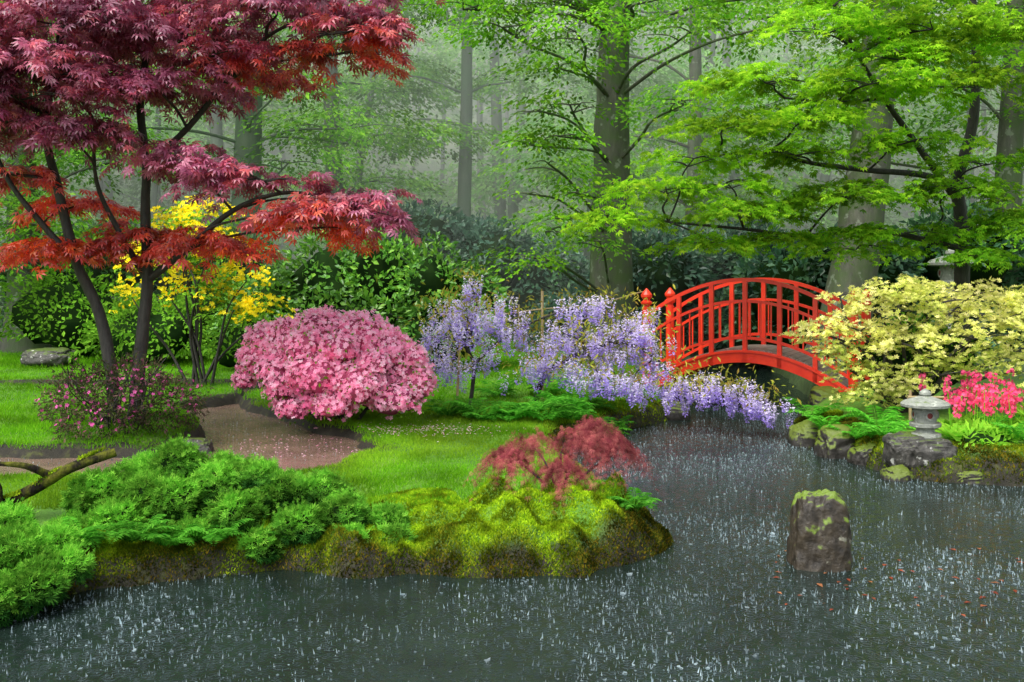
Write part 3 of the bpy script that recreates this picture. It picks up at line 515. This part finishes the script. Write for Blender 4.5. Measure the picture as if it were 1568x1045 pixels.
# ------------------------------------------------------------ wisteria
WC=[(-1.0,14.6,1.1,.3,.35,12),(-.8,14.5,1.55,.3,.2,16),(-.45,14.4,1.6,.35,.2,18),(-.45,14.5,1.1,.35,.3,11),(-.6,14.6,2.0,.13,.12,5),(-.85,14.6,.75,.25,.15,6),(.1,14.5,1.35,.22,.2,10),(1.05,14.6,1.68,.32,.1,13),(.7,14.4,1.3,.3,.2,14),(1.25,14.3,1.15,.35,.28,22),(.45,14.5,1.0,.25,.2,8),
    (1.75,14.3,1.35,.25,.28,20),(1.9,14.2,.95,.2,.25,18),(1.2,14.2,.75,.35,.15,16),(.75,14.3,.8,.3,.15,10),(.25,14.3,.8,.25,.12,8),(1.65,14.0,.62,.3,.12,14),(2.25,14.0,.55,.25,.15,12),(2.65,14.0,.6,.25,.15,14),(3.05,13.9,.5,.25,.12,14),(3.4,13.8,.38,.2,.1,8)]
def f(mb):
    limb(mb,[(-.6,14.7,.3),(-.55,14.7,.9),(-.7,14.6,1.3),(-.5,14.6,1.7),(-.6,14.6,2.1)],.035,.01,5,6)
    main=[(.3,14.8,.25),(.5,14.6,.8),(1.0,14.4,1.1),(1.5,14.3,1.25),(1.9,14.2,1.1),(2.3,14.1,.75),(2.8,14,.7),(3.4,13.9,.5)]
    limb(mb,main,.05,.012,6,6);limb(mb,[(-.55,14.7,.9),(-.1,14.6,1.3),(.5,14.6,1.6),(1.1,14.6,1.75)],.025,.01,5,5)
    for c in WC:
        a=min(main+[(-.6,14.6,1.3)],key=lambda q:math.dist(q,c[:3]));limb(mb,bend(a,(c[0],c[1],c[2]+c[4]*.5),.1,.1),.016,.006,4,4)
def f2(mb):
    for cx,cy,cz,rx,rz,n in WC:
        n=int(n*1.8)
        for k in range(n):
            top=np.array([cx+R.randn()*rx*.6,cy+R.randn()*rx*.7,cz+R.uniform(-1,1)*rz+.14]);L_=R.uniform(.2,.36);M=80
            t=R.rand(M)**.85;th=R.uniform(0,TAU,M);o=np.c_[np.cos(th),np.sin(th),0*th];rad=.064*(1-t)**.6+.006
            P=top+o*rad[:,None]*R.uniform(.5,1,(M,1))+np.c_[0*t,0*t,-t*L_]
            inst(mb,LEAF,P,o+R.randn(M,3)*.4+[0,0,-.1],R.randn(M,3)*.6+[0,0,.8],.037*R.uniform(.7,1.2,M),tone=np.clip(t*1.6-.5+R.randn(M)*.12,0,1))
        m_=n*6;P=np.c_[cx+R.randn(m_)*rx,cy+R.randn(m_)*rx*.8,cz+.19+R.randn(m_)*rz*.7]
        inst(mb,LONG,P,R.randn(m_,3)-[0,0,.4],R.randn(m_,3)*.5+[0,0,1],.1*R.uniform(.6,1.2,m_),mat=1)
e=empty('wisteria_vine');a=MB();f(a);a.build('stems',M_barkd,e);a=MB();f2(a);a.build('blossoms',[M_wist,M_wleaf],e)
e=empty('bamboo_trellis');a=MB();tube(a,[(-.78,14.2,.1),(-.72,14.2,1.25)],.018,8);tube(a,[(.45,15.2,.3),(.45,15.2,1.95)],.022,8);tube(a,[(.1,15.2,1.2),(.1,15.2,1.75)],.014,6);a.build('stakes',M_bamboo,e)
a=MB();tube(a,spline([(-.15,15.2,1.6),(.45,15.2,1.68),(1.3,16.1,1.72),(2.22,17.45,1.9)],6),.012,6);a.build('rail',M_bamboo,e)
# ------------------------------------------------------------ ferns
def ferns(name,lst,m=M_fern):
    mb=MB()
    for x,y,s in lst:
        z=float(height(np.array([x]),np.array([y]))[0]);base=np.array([x,y,max(z,0.02)])
        nf=R.randint(9,14);a0=R.rand()*TAU
        for k in range(nf):
            az=a0+k*TAU/nf+R.randn()*.2;Ln=s*R.uniform(.75,1.15);d_=np.array([math.cos(az),math.sin(az),0]);w_=np.array([-d_[1],d_[0],0])
            M=20;t=np.linspace(.12,1,M);el=R.uniform(.8,1.3);P=base+d_*(Ln*t*.8)[:,None]+np.array([0,0,1])*(Ln*(el*t-.75*t*t))[:,None]
            pl=Ln*.24*np.sin(np.pi*np.clip(t*.85+.12,0,1))**.8+.005
            for s_ in(-1,1):
                inst(mb,(np.array([(0,-.14,0),(.5,-.12,.03),(1,0,-.12),(.4,.14,.03)]),np.array([(0,1,2,3)])),P,w_*s_+d_*.35+R.randn(M,3)*.08,np.tile([0,0,1.],(M,1))+R.randn(M,3)*.15,pl)
            tube(mb,P[::4],.003,3)
    return mb.build(name,m)
L1=[(-.9+i*.26+R.randn()*.08,13.9+R.randn()*.3-.05*abs(i-3),R.uniform(.35,.55)) for i in range(10)]
for k,(x,y,s) in enumerate(L1+[(.45,13.2,.5),(.0,13.1,.45),(.75,13.9,.55),(1.2,14.4,.45),(-.5,13.2,.35),(3.95,12.9,.4),(4.3,11.9,.5),(4.1,12.3,.4),(4.45,12.5,.5),(5.6,11.9,.4),(1.0,8.35,.3),(.75,8.7,.24),(-2.2,7.6,.34),(-2.75,7.45,.34),(-2.5,7.45,.3),(-3.1,7.35,.3),(-1.75,7.75,.22),(5.6,11.3,.4),(-.2,15.6,.5),(.6,15.8,.5),(1.4,15.9,.5),(4.0,13.6,.5)]):
    ferns('fern',[(x,y,s)])
# ------------------------------------------------------------ bank shrubs in rounded clumps
JB=[(-3.25,8.15,.40,.24,.24,.2),(-3.0,8.5,.48,.24,.26,.2),(-2.72,8.3,.66,.17,.18,.16),(-2.62,8.0,.42,.2,.2,.17),(-2.35,8.15,.52,.17,.17,.15),(-2.1,8.35,.5,.18,.2,.16),(-2.1,7.85,.36,.19,.18,.15),(-1.8,8.1,.46,.18,.2,.15),(-1.52,8.3,.42,.17,.18,.15),(-1.62,7.8,.28,.18,.16,.13),(-1.3,8.0,.33,.17,.18,.13),(-1.2,7.7,.17,.14,.13,.11),(-3.0,7.8,.3,.2,.2,.16),(-2.45,7.7,.2,.17,.14,.12),(-1.88,7.68,.15,.15,.13,.11),(-2.38,8.45,.58,.13,.14,.12),(-1.98,8.1,.6,.12,.13,.1),(-.9,7.78,.17,.13,.13,.1),(-2.6,8.45,.5,.18,.18,.16),(-.98,8.05,.26,.14,.14,.1),(-2.85,8.05,.5,.15,.15,.12),(-3.35,7.8,.2,.18,.18,.14)]
TUFT=lobes([-70,-35,0,35,70,180],[.7,.9,1,.9,.7,.5],.09,-.15,.1)
def clumps(name,bl):
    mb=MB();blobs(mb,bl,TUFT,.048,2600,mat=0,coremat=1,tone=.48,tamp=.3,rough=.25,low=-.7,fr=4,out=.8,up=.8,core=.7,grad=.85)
    for b in bl:
        n=int(70*b[3]*b[4]/.04);nn=nrm(R.randn(n,3)+[0,-.1,.9]);P=np.array(b[:3])+nn*np.array(b[3:6])*.9
        A=nrm(nn*.8+[0,0,.5]+R.randn(n,3)*.35)
        LN=R.uniform(.03,.1,n)[:,None]
        for t in np.linspace(0,1,4):
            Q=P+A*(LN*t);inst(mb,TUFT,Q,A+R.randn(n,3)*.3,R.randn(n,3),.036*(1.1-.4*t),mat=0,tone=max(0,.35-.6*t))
    return mb.build(name,[M_jun,M_dark])
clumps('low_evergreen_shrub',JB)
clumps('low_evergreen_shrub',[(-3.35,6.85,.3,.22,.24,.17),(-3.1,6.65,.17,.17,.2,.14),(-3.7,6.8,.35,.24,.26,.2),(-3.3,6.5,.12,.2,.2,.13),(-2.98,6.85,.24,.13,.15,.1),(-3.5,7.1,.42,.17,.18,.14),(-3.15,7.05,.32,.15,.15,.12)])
mb=MB();limb(mb,[(-5.2,7.9,.55),(-4.4,7.9,.5),(-4.0,7.95,.42),(-3.75,8.0,.5),(-3.45,8.0,.68),(-3.15,8.1,.8)],.06,.035,8,11,0,.03);limb(mb,[(-4.1,7.75,.0),(-4.0,7.8,.35),(-4.05,7.9,.58),(-4.4,7.9,.68)],.13,.06,8,11,0,.03);limb(mb,[(-3.6,8.0,.62),(-3.75,7.9,.72),(-4.0,7.9,.74)],.035,.015,5,7)
for line in([(-4.4,7.9,.5),(-4.0,7.95,.42),(-3.75,8.0,.5),(-3.45,8.0,.68),(-3.15,8.1,.8)],[(-4.0,7.8,.35),(-4.05,7.9,.58)]):
    q_=spline(line,120);n=len(q_)*6;k=R.randint(0,len(q_),n);P=q_[k]+np.c_[R.randn(n,2)*.02,np.full(n,.04)]+[0,0,0];kk=pn(P,6,51)>-.1;P=P[kk];n=len(P)
    inst(mb,MF,P,np.c_[R.randn(n,2)*.8,np.ones(n)],R.randn(n,3),R.uniform(.015,.03,n),mat=1,tone=.35)
mb.build('mossy_log',[M_log,M_moss])
# ------------------------------------------------------------ dwarf red maple
DM=[(.16,8.55,.78,.22,.22,.08),(.66,8.6,.86,.22,.22,.09),(-.03,8.5,.68,.15,.18,.07),(.86,8.55,.74,.15,.18,.07),(.42,8.4,.60,.13,.15,.07),(.5,8.7,.8,.14,.15,.06)]
def f(mb):
    for e_ in DM:limb(mb,bend((.38,8.45,.35),(e_[0],e_[1],e_[2]),.12,.12),.014,.005,5,6)
LACE=lobes([-90,-60,-30,0,30,60,90],[.6,.8,.95,1,.95,.8,.6],.035,.3)
def f2(mb):
    for cx,cy,cz,rx,ry,rz in DM:
        n=int(230*rx/.26);th=R.uniform(0,TAU,n);r=np.sqrt(R.rand(n));K=8;t=(np.arange(K)+.5)/K
        P=np.c_[cx+rx*r*np.cos(th),cy+ry*r*np.sin(th),cz+rz*(1-r*r)*1.3+R.randn(n)*.02]
        k=pn(P,9,77)>-.3;P=P[k];th=th[k];r=r[k];n=len(P)
        D=np.c_[np.cos(th),np.sin(th),0*th]*(.3+r[:,None])+R.randn(n,3)*.15
        L_=R.uniform(.06,.26,n)*(.4+.8*r)
        Q=P[:,None]+D[:,None]*(L_[:,None]*t*.8)[...,None];Q[...,2]-=L_[:,None]*1.2*t**1.6
        Q=Q.reshape(-1,3);q=len(Q);DD=np.repeat(D,K,0)*.5+R.randn(q,3)*.4-[0,0,.8]
        inst(mb,LACE,Q,DD,np.repeat(D,K,0)+R.randn(q,3)*.5+[0,0,.5],.044*R.uniform(.7,1.2,q))
tree('dwarf_red_maple',f,f2,M_barkd,M_wine)
# ------------------------------------------------------------ rocks
def rock(name,loc,sc,seed,mat=M_stone,sub=5,amp=.22,parent=None,taper=0.,boxy=.62,bn=.55):
    bm=bmesh.new();bmesh.ops.create_icosphere(bm,subdivisions=sub,radius=1)
    co=np.array([v.co[:] for v in bm.verts])
    if boxy<.5:
        q=co/np.power((np.abs(co)**4.5).sum(1,keepdims=True),1/4.5)
    else:
        q=np.sign(co)*np.abs(co)**boxy;q=q/np.maximum(np.linalg.norm(q,axis=1,keepdims=True)**bn,.3)
    facet=np.round(pn(co,1.3,seed)*2.2)/2.2
    q=q*(1+amp*(.6*pn(co,.9,seed)+.35*facet+.25*pn(co,3,seed+1)+.16*pn(co,8,seed+2)+.08*pn(co,18,seed+3)))[:,None]
    q[:,:2]*=(1-taper*(q[:,2:3]+1)*.5)
    q=q*np.array(sc)+np.array(loc)
    for v,c in zip(bm.verts,q):v.co=c
    me=bpy.data.meshes.new(name);bm.to_mesh(me);bm.free()
    for p_ in me.polygons:p_.use_smooth=True
    me.materials.append(mat);o_=bpy.data.objects.new(name,me);bpy.context.scene.collection.objects.link(o_)
    if parent:o_.parent=parent
    return o_
rock('mossy_stone_post',(2.32,7.75,.12),(.25,.2,.46),3,M_post,6,.17,taper=.24,boxy=.4)
rock('lantern_rock',(4.5,11.25,.2),(.34,.28,.26),8,M_stone,6,.2)
for k,(x,y,z_,a,b_,c_) in enumerate([(4.15,11.0,.0,.16,.15,.14),(5.05,11.0,.05,.28,.2,.2),(5.6,11.0,.05,.3,.22,.18),(4.85,10.85,.0,.18,.15,.12),(3.95,12.4,.05,.3,.28,.28),(4.2,11.9,.05,.25,.2,.2),(6.2,10.9,.1,.35,.25,.2),(3.85,13.2,.05,.25,.25,.25),
    (2.5,15.6,.05,.25,.2,.2),(4.9,15.8,.1,.3,.3,.3),(-3.2,7.2,-.05,.3,.2,.16)]):
    rock('rock',(x,y,z_),(a,b_,c_),20+k,M_drock,5,.25)
for k,(x,y,z_,a,b_,c_) in enumerate([(-3.6,11.55,.2,.2,.15,.12),(-9.3,20.5,.5,.55,.35,.2),(-9.8,27,.7,.5,.4,.3),(5.3,10.95,.27,.17,.12,.05)]):
    rock('rock',(x,y,z_),(a,b_,c_),40+k,M_stone,5,.25)
# ------------------------------------------------------------ lantern
def lathe(mb,prof,c,sides=32,mat=0):
    prof=np.array(prof,float);th=np.arange(sides)*TAU/sides
    V=np.stack([c[0]+prof[:,:1]*np.cos(th)[None],c[1]+prof[:,:1]*np.sin(th)[None],c[2]+prof[:,1:2]+0*th[None]],-1)
    n=len(prof);i=np.arange(n-1)[:,None]*sides;j=np.arange(sides)[None];k=(j+1)%sides
    mb.add(V,np.stack([i+j,i+k,i+sides+k,i+sides+j],-1).reshape(-1,4),mat)
M_windisc=plain('dark_red_disc',(.08,.01,.008),(.2,.02,.015))  # dark red disc closing each lantern window
def lantern(name,x,y,z,s,shaft=0):
    e=empty(name);c=(x,y,z)
    def part(nm,prof,sides,mt=M_lantern):
        a=MB();lathe(a,[(r*s,h*s) for r,h in prof],c,sides,0);a.build(nm,mt,e)
    h=shaft
    if h:part('shaft',[(0,-.05),(.24,-.05),(.24,.06),(.12,.12),(.10,h*.5),(.13,h*.52),(.10,h*.54),(.11,h-.02),(0,h-.02)],24)
    part('base',[(0,h),(.21,h),(.22,h+.03),(.21,h+.07),(.14,h+.085),(.12,h+.13),(.17,h+.15),(.215,h+.17),(.22,h+.21),(.2,h+.225),(0,h+.225)],24)
    part('light_box',[(0,h+.227),(.15,h+.227),(.165,h+.3),(.165,h+.37),(.15,h+.437),(0,h+.437)],24)
    part('roof',[(0,h+.44),(.28,h+.44),(.335,h+.455),(.34,h+.49),(.30,h+.525),(.2,h+.56),(.09,h+.6),(0,h+.605)],24)
    part('finial',[(0,h+.6),(.06,h+.6),(.085,h+.625),(.08,h+.66),(.04,h+.69),(0,h+.71)],16)
    for k in range(4):
        th=-math.pi/2+k*math.pi/2;n_=np.array([math.cos(th),math.sin(th),0]);t_=np.array([-n_[1],n_[0],0]);cc=np.array(c)+np.array([0,0,(h+.335)*s])
        an=np.arange(16)*TAU/16;a=MB();ring=[]
        for r_,o_ in((.062,.150),(.062,.176),(.042,.176),(.042,.167)):
            ring.append(cc+n_*o_*s+(np.cos(an)[:,None]*t_+np.sin(an)[:,None]*np.array([0,0,1]))*r_*s)
        V=np.concatenate(ring);i=np.arange(3)[:,None]*16;j=np.arange(16)[None];kk=(j+1)%16
        a.add(V,np.stack([i+j,i+kk,i+16+kk,i+16+j],-1).reshape(-1,4),0);a.add(ring[3],[tuple(range(16))],1);a.build('window',[M_lantern,M_windisc],e)
lantern('stone_lantern',4.52,11.2,.41,.76)
lantern('stone_lantern',8.15,19,.55,1.25,1.0)
# ------------------------------------------------------------ bridge
A=np.array([2.3,17.5]);B=np.array([5.3,15.9]);ax=(B-A)/np.linalg.norm(B-A);pw=np.array([-ax[1],ax[0]]);W=1.2;Lb=np.linalg.norm(B-A)
def dk(t):return .34+.62*(1-(2*t-1)**2)
def bp(t,w,h):
    t=np.asarray(t,float);q=A+ax*Lb*t[...,None]+pw*(W*w);return np.concatenate([q,(dk(t)+h)[...,None]],-1)
def sweep(mb,pts,w,h,mat=0):
    pts=np.asarray(pts,float);T=nrm(np.gradient(pts,axis=0));Sd=np.array([pw[0],pw[1],0.]);Up=nrm(np.cross(Sd,T));Up*=np.sign(Up[:,2:3]+1e-6)
    V=np.stack([pts-Sd*w/2-Up*h/2,pts+Sd*w/2-Up*h/2,pts+Sd*w/2+Up*h/2,pts-Sd*w/2+Up*h/2],1)
    n=len(pts);i=np.arange(n-1)[:,None]*4;j=np.arange(4)[None];k=(j+1)%4
    mb.add(V,np.concatenate([np.stack([i+j,i+k,i+4+k,i+4+j],-1).reshape(-1,4),[[0,1,2,3]],[[4*n-4,4*n-3,4*n-2,4*n-1]]]),mat)
e=empty('red_arched_bridge');t=np.linspace(0,1,41)
a=MB()
for w_ in(0,1):
    sweep(a,bp(np.linspace(-.06,1.06,41),w_,-.10),.07,.20)
    sweep(a,bp(np.linspace(-.0,1.0,41),w_,-.02),.12,.035)
a.build('arched_beams',M_red,e)
a=MB();n=30
for k in range(n):
    tt=(k+.5)/n;c0=bp(np.array([tt-.47/n,tt+.47/n]),.5,.005);sweep(a,c0,W*.94,.035)
a.build('deck_planks',M_deck,e)
a=MB()
for w_ in(0,1):
    for h_,s_ in((1.15,.065),(.80,.05),(.20,.05)):sweep(a,bp(t,w_,h_),s_,s_*.9)
a.build('handrails',M_red,e)
a=MB()
def vbox(mb,tt,w_,h0,h1,s_):
    b0=bp(np.array([tt]),w_,h0)[0];b1=bp(np.array([tt]),w_,h1)[0];X_=np.array([ax[0],ax[1],0])*s_/2;Y_=np.array([pw[0],pw[1],0])*s_/2
    V=[b+sx*X_+sy*Y_ for b in(b0,b1) for sx,sy in((-1,-1),(1,-1),(1,1),(-1,1))]
    mb.add(V,[(0,1,5,4),(1,2,6,5),(2,3,7,6),(3,0,4,7),(4,5,6,7),(3,2,1,0)])
for w_ in(0,1):
    for tt in(.17,.335,.5,.665,.83):vbox(a,tt,w_,-.2,1.13,.07)
    for k in range(20):
        tt=(k+.5)/20
        if min(abs(tt-q) for q in(.17,.335,.5,.665,.83))>.015:vbox(a,tt,w_,.215,.785,.022)
a.build('balusters',M_red,e)
a=MB()
for w_ in(0,1):
    for tt in(0,1):
        q=bp(np.array([tt]),w_,0)[0];lathe(a,[(0,-.5),(.075,-.5),(.075,1.28),(.06,1.29),(.06,1.33),(.095,1.35),(.1,1.38),(.06,1.41),(.062,1.43),(.095,1.47),(.095,1.51),(.06,1.56),(.015,1.61),(0,1.62)],(q[0],q[1],q[2]),20)
a.build('end_posts',M_red,e)
# ------------------------------------------------------------ primulas + low rail
mb=MB()
for k in range(34):
    x=R.uniform(4.85,5.95);y=R.uniform(11.4,12.2);z_=float(height(np.array([x]),np.array([y]))[0]);h=R.uniform(.4,.68);ln=R.randn(2)*.04
    tube(mb,[(x,y,z_),(x+ln[0]*.5,y+ln[1]*.5,z_+h*.5),(x+ln[0],y+ln[1],z_+h)],.005,4,1)
    for tier,fr in((1.,12),(.8,12),(.62,8)):
        n=fr;th=R.uniform(0,TAU,n);o_=np.c_[np.cos(th),np.sin(th),R.randn(n)*.5];P=np.array([x+ln[0]*tier,y+ln[1]*tier,z_+h*tier])+o_*.035
        inst(mb,FLOW,P,np.c_[-np.sin(th),np.cos(th),0*th],o_+[0,0,.3],.05)
    n=14;th=R.uniform(0,TAU,n);inst(mb,LEAF,np.tile([x,y,z_],(n,1))+R.randn(n,3)*[.04,.04,0],np.c_[np.cos(th),np.sin(th),R.uniform(.4,1.2,n)],np.tile([0,0,1.],(n,1)),R.uniform(.15,.26,n),mat=1)
mb.build('primula_flowers',[M_prim,M_primleaf])
e=empty('bamboo_rail');a=MB();tube(a,[(4.75,12.3,.72),(7.5,12.3,.70)],.018,8);a.build('rail',M_bamboo,e);a=MB()
for x in(4.8,5.7,6.6,7.5):tube(a,[(x,12.34,.2),(x,12.34,.8)],.02,8)
a.build('posts',M_bamboo,e)
shrub('low_green_plants',[(6.2,11.6,.45,.4,.35,.3),(5.9,11.2,.3,.25,.2,.15),(5.2,11.3,.35,.3,.2,.12),(6.8,11.8,.6,.5,.4,.4)],LONG,.14,500,[M_primleaf,M_dark],coremat=1,rough=.25)
# ------------------------------------------------------------ mist among the trees
me=bpy.data.meshes.new('woodland_mist')
V=[(x,y,z_) for x in(-70,70) for y in(23.0,92) for z_ in(-1,30)]
me.from_pydata(V,[],[(0,1,3,2),(4,6,7,5),(0,4,5,1),(2,3,7,6),(0,2,6,4),(1,5,7,3)]);ob=bpy.data.objects.new('woodland_mist',me);bpy.context.scene.collection.objects.link(ob)
m,nt,N,L=mat_new('mist');v=N.new('ShaderNodeVolumeScatter');v.inputs['Color'].default_value=(.82,1,.83,1);v.inputs['Density'].default_value=.019;v.inputs['Anisotropy'].default_value=.0
o=N.new('ShaderNodeOutputMaterial');L.new(v.outputs[0],o.inputs['Volume']);me.materials.append(m)
# ------------------------------------------------------------ light, camera
sc=bpy.context.scene
wd=bpy.data.worlds.new('World');sc.world=wd;wd.use_nodes=True;nt=wd.node_tree;N=nt.nodes;L=nt.links
bg=N['Background'];sk=N.new('ShaderNodeTexSky');sk.sky_type='NISHITA';sk.sun_disc=False
EL,RO=math.radians(58),math.radians(-140)
sk.sun_elevation=EL;sk.sun_rotation=RO;sk.dust_density=3
hs=N.new('ShaderNodeHueSaturation');hs.inputs['Saturation'].default_value=.35;hs.inputs['Value'].default_value=1.75;L.new(sk.outputs[0],hs.inputs['Color']);L.new(hs.outputs[0],bg.inputs[0]);bg.inputs[1].default_value=.15
sd=Vector((math.sin(RO)*math.cos(EL),math.cos(RO)*math.cos(EL),math.sin(EL)))
sl=bpy.data.lights.new('sun','SUN');sl.energy=4.0;sl.angle=math.radians(50);sl.color=(1,.97,.9);so=bpy.data.objects.new('sun',sl);sc.collection.objects.link(so);so.rotation_euler=sd.to_track_quat('Z','Y').to_euler()
cd=bpy.data.cameras.new('camera');cam=bpy.data.objects.new('camera',cd);sc.collection.objects.link(cam);cam.location=(0,0,2.2);cam.rotation_euler=(math.radians(90),0,0)
cd.lens=36;cd.sensor_width=36;cd.shift_y=-(522.5-420)/1568;cd.clip_end=400;sc.camera=cam
sc.view_settings.view_transform='Standard';sc.view_settings.look='None';sc.view_settings.exposure=0
print('faces',sum(len(o.data.polygons) for o in sc.objects if o.type=='MESH'))
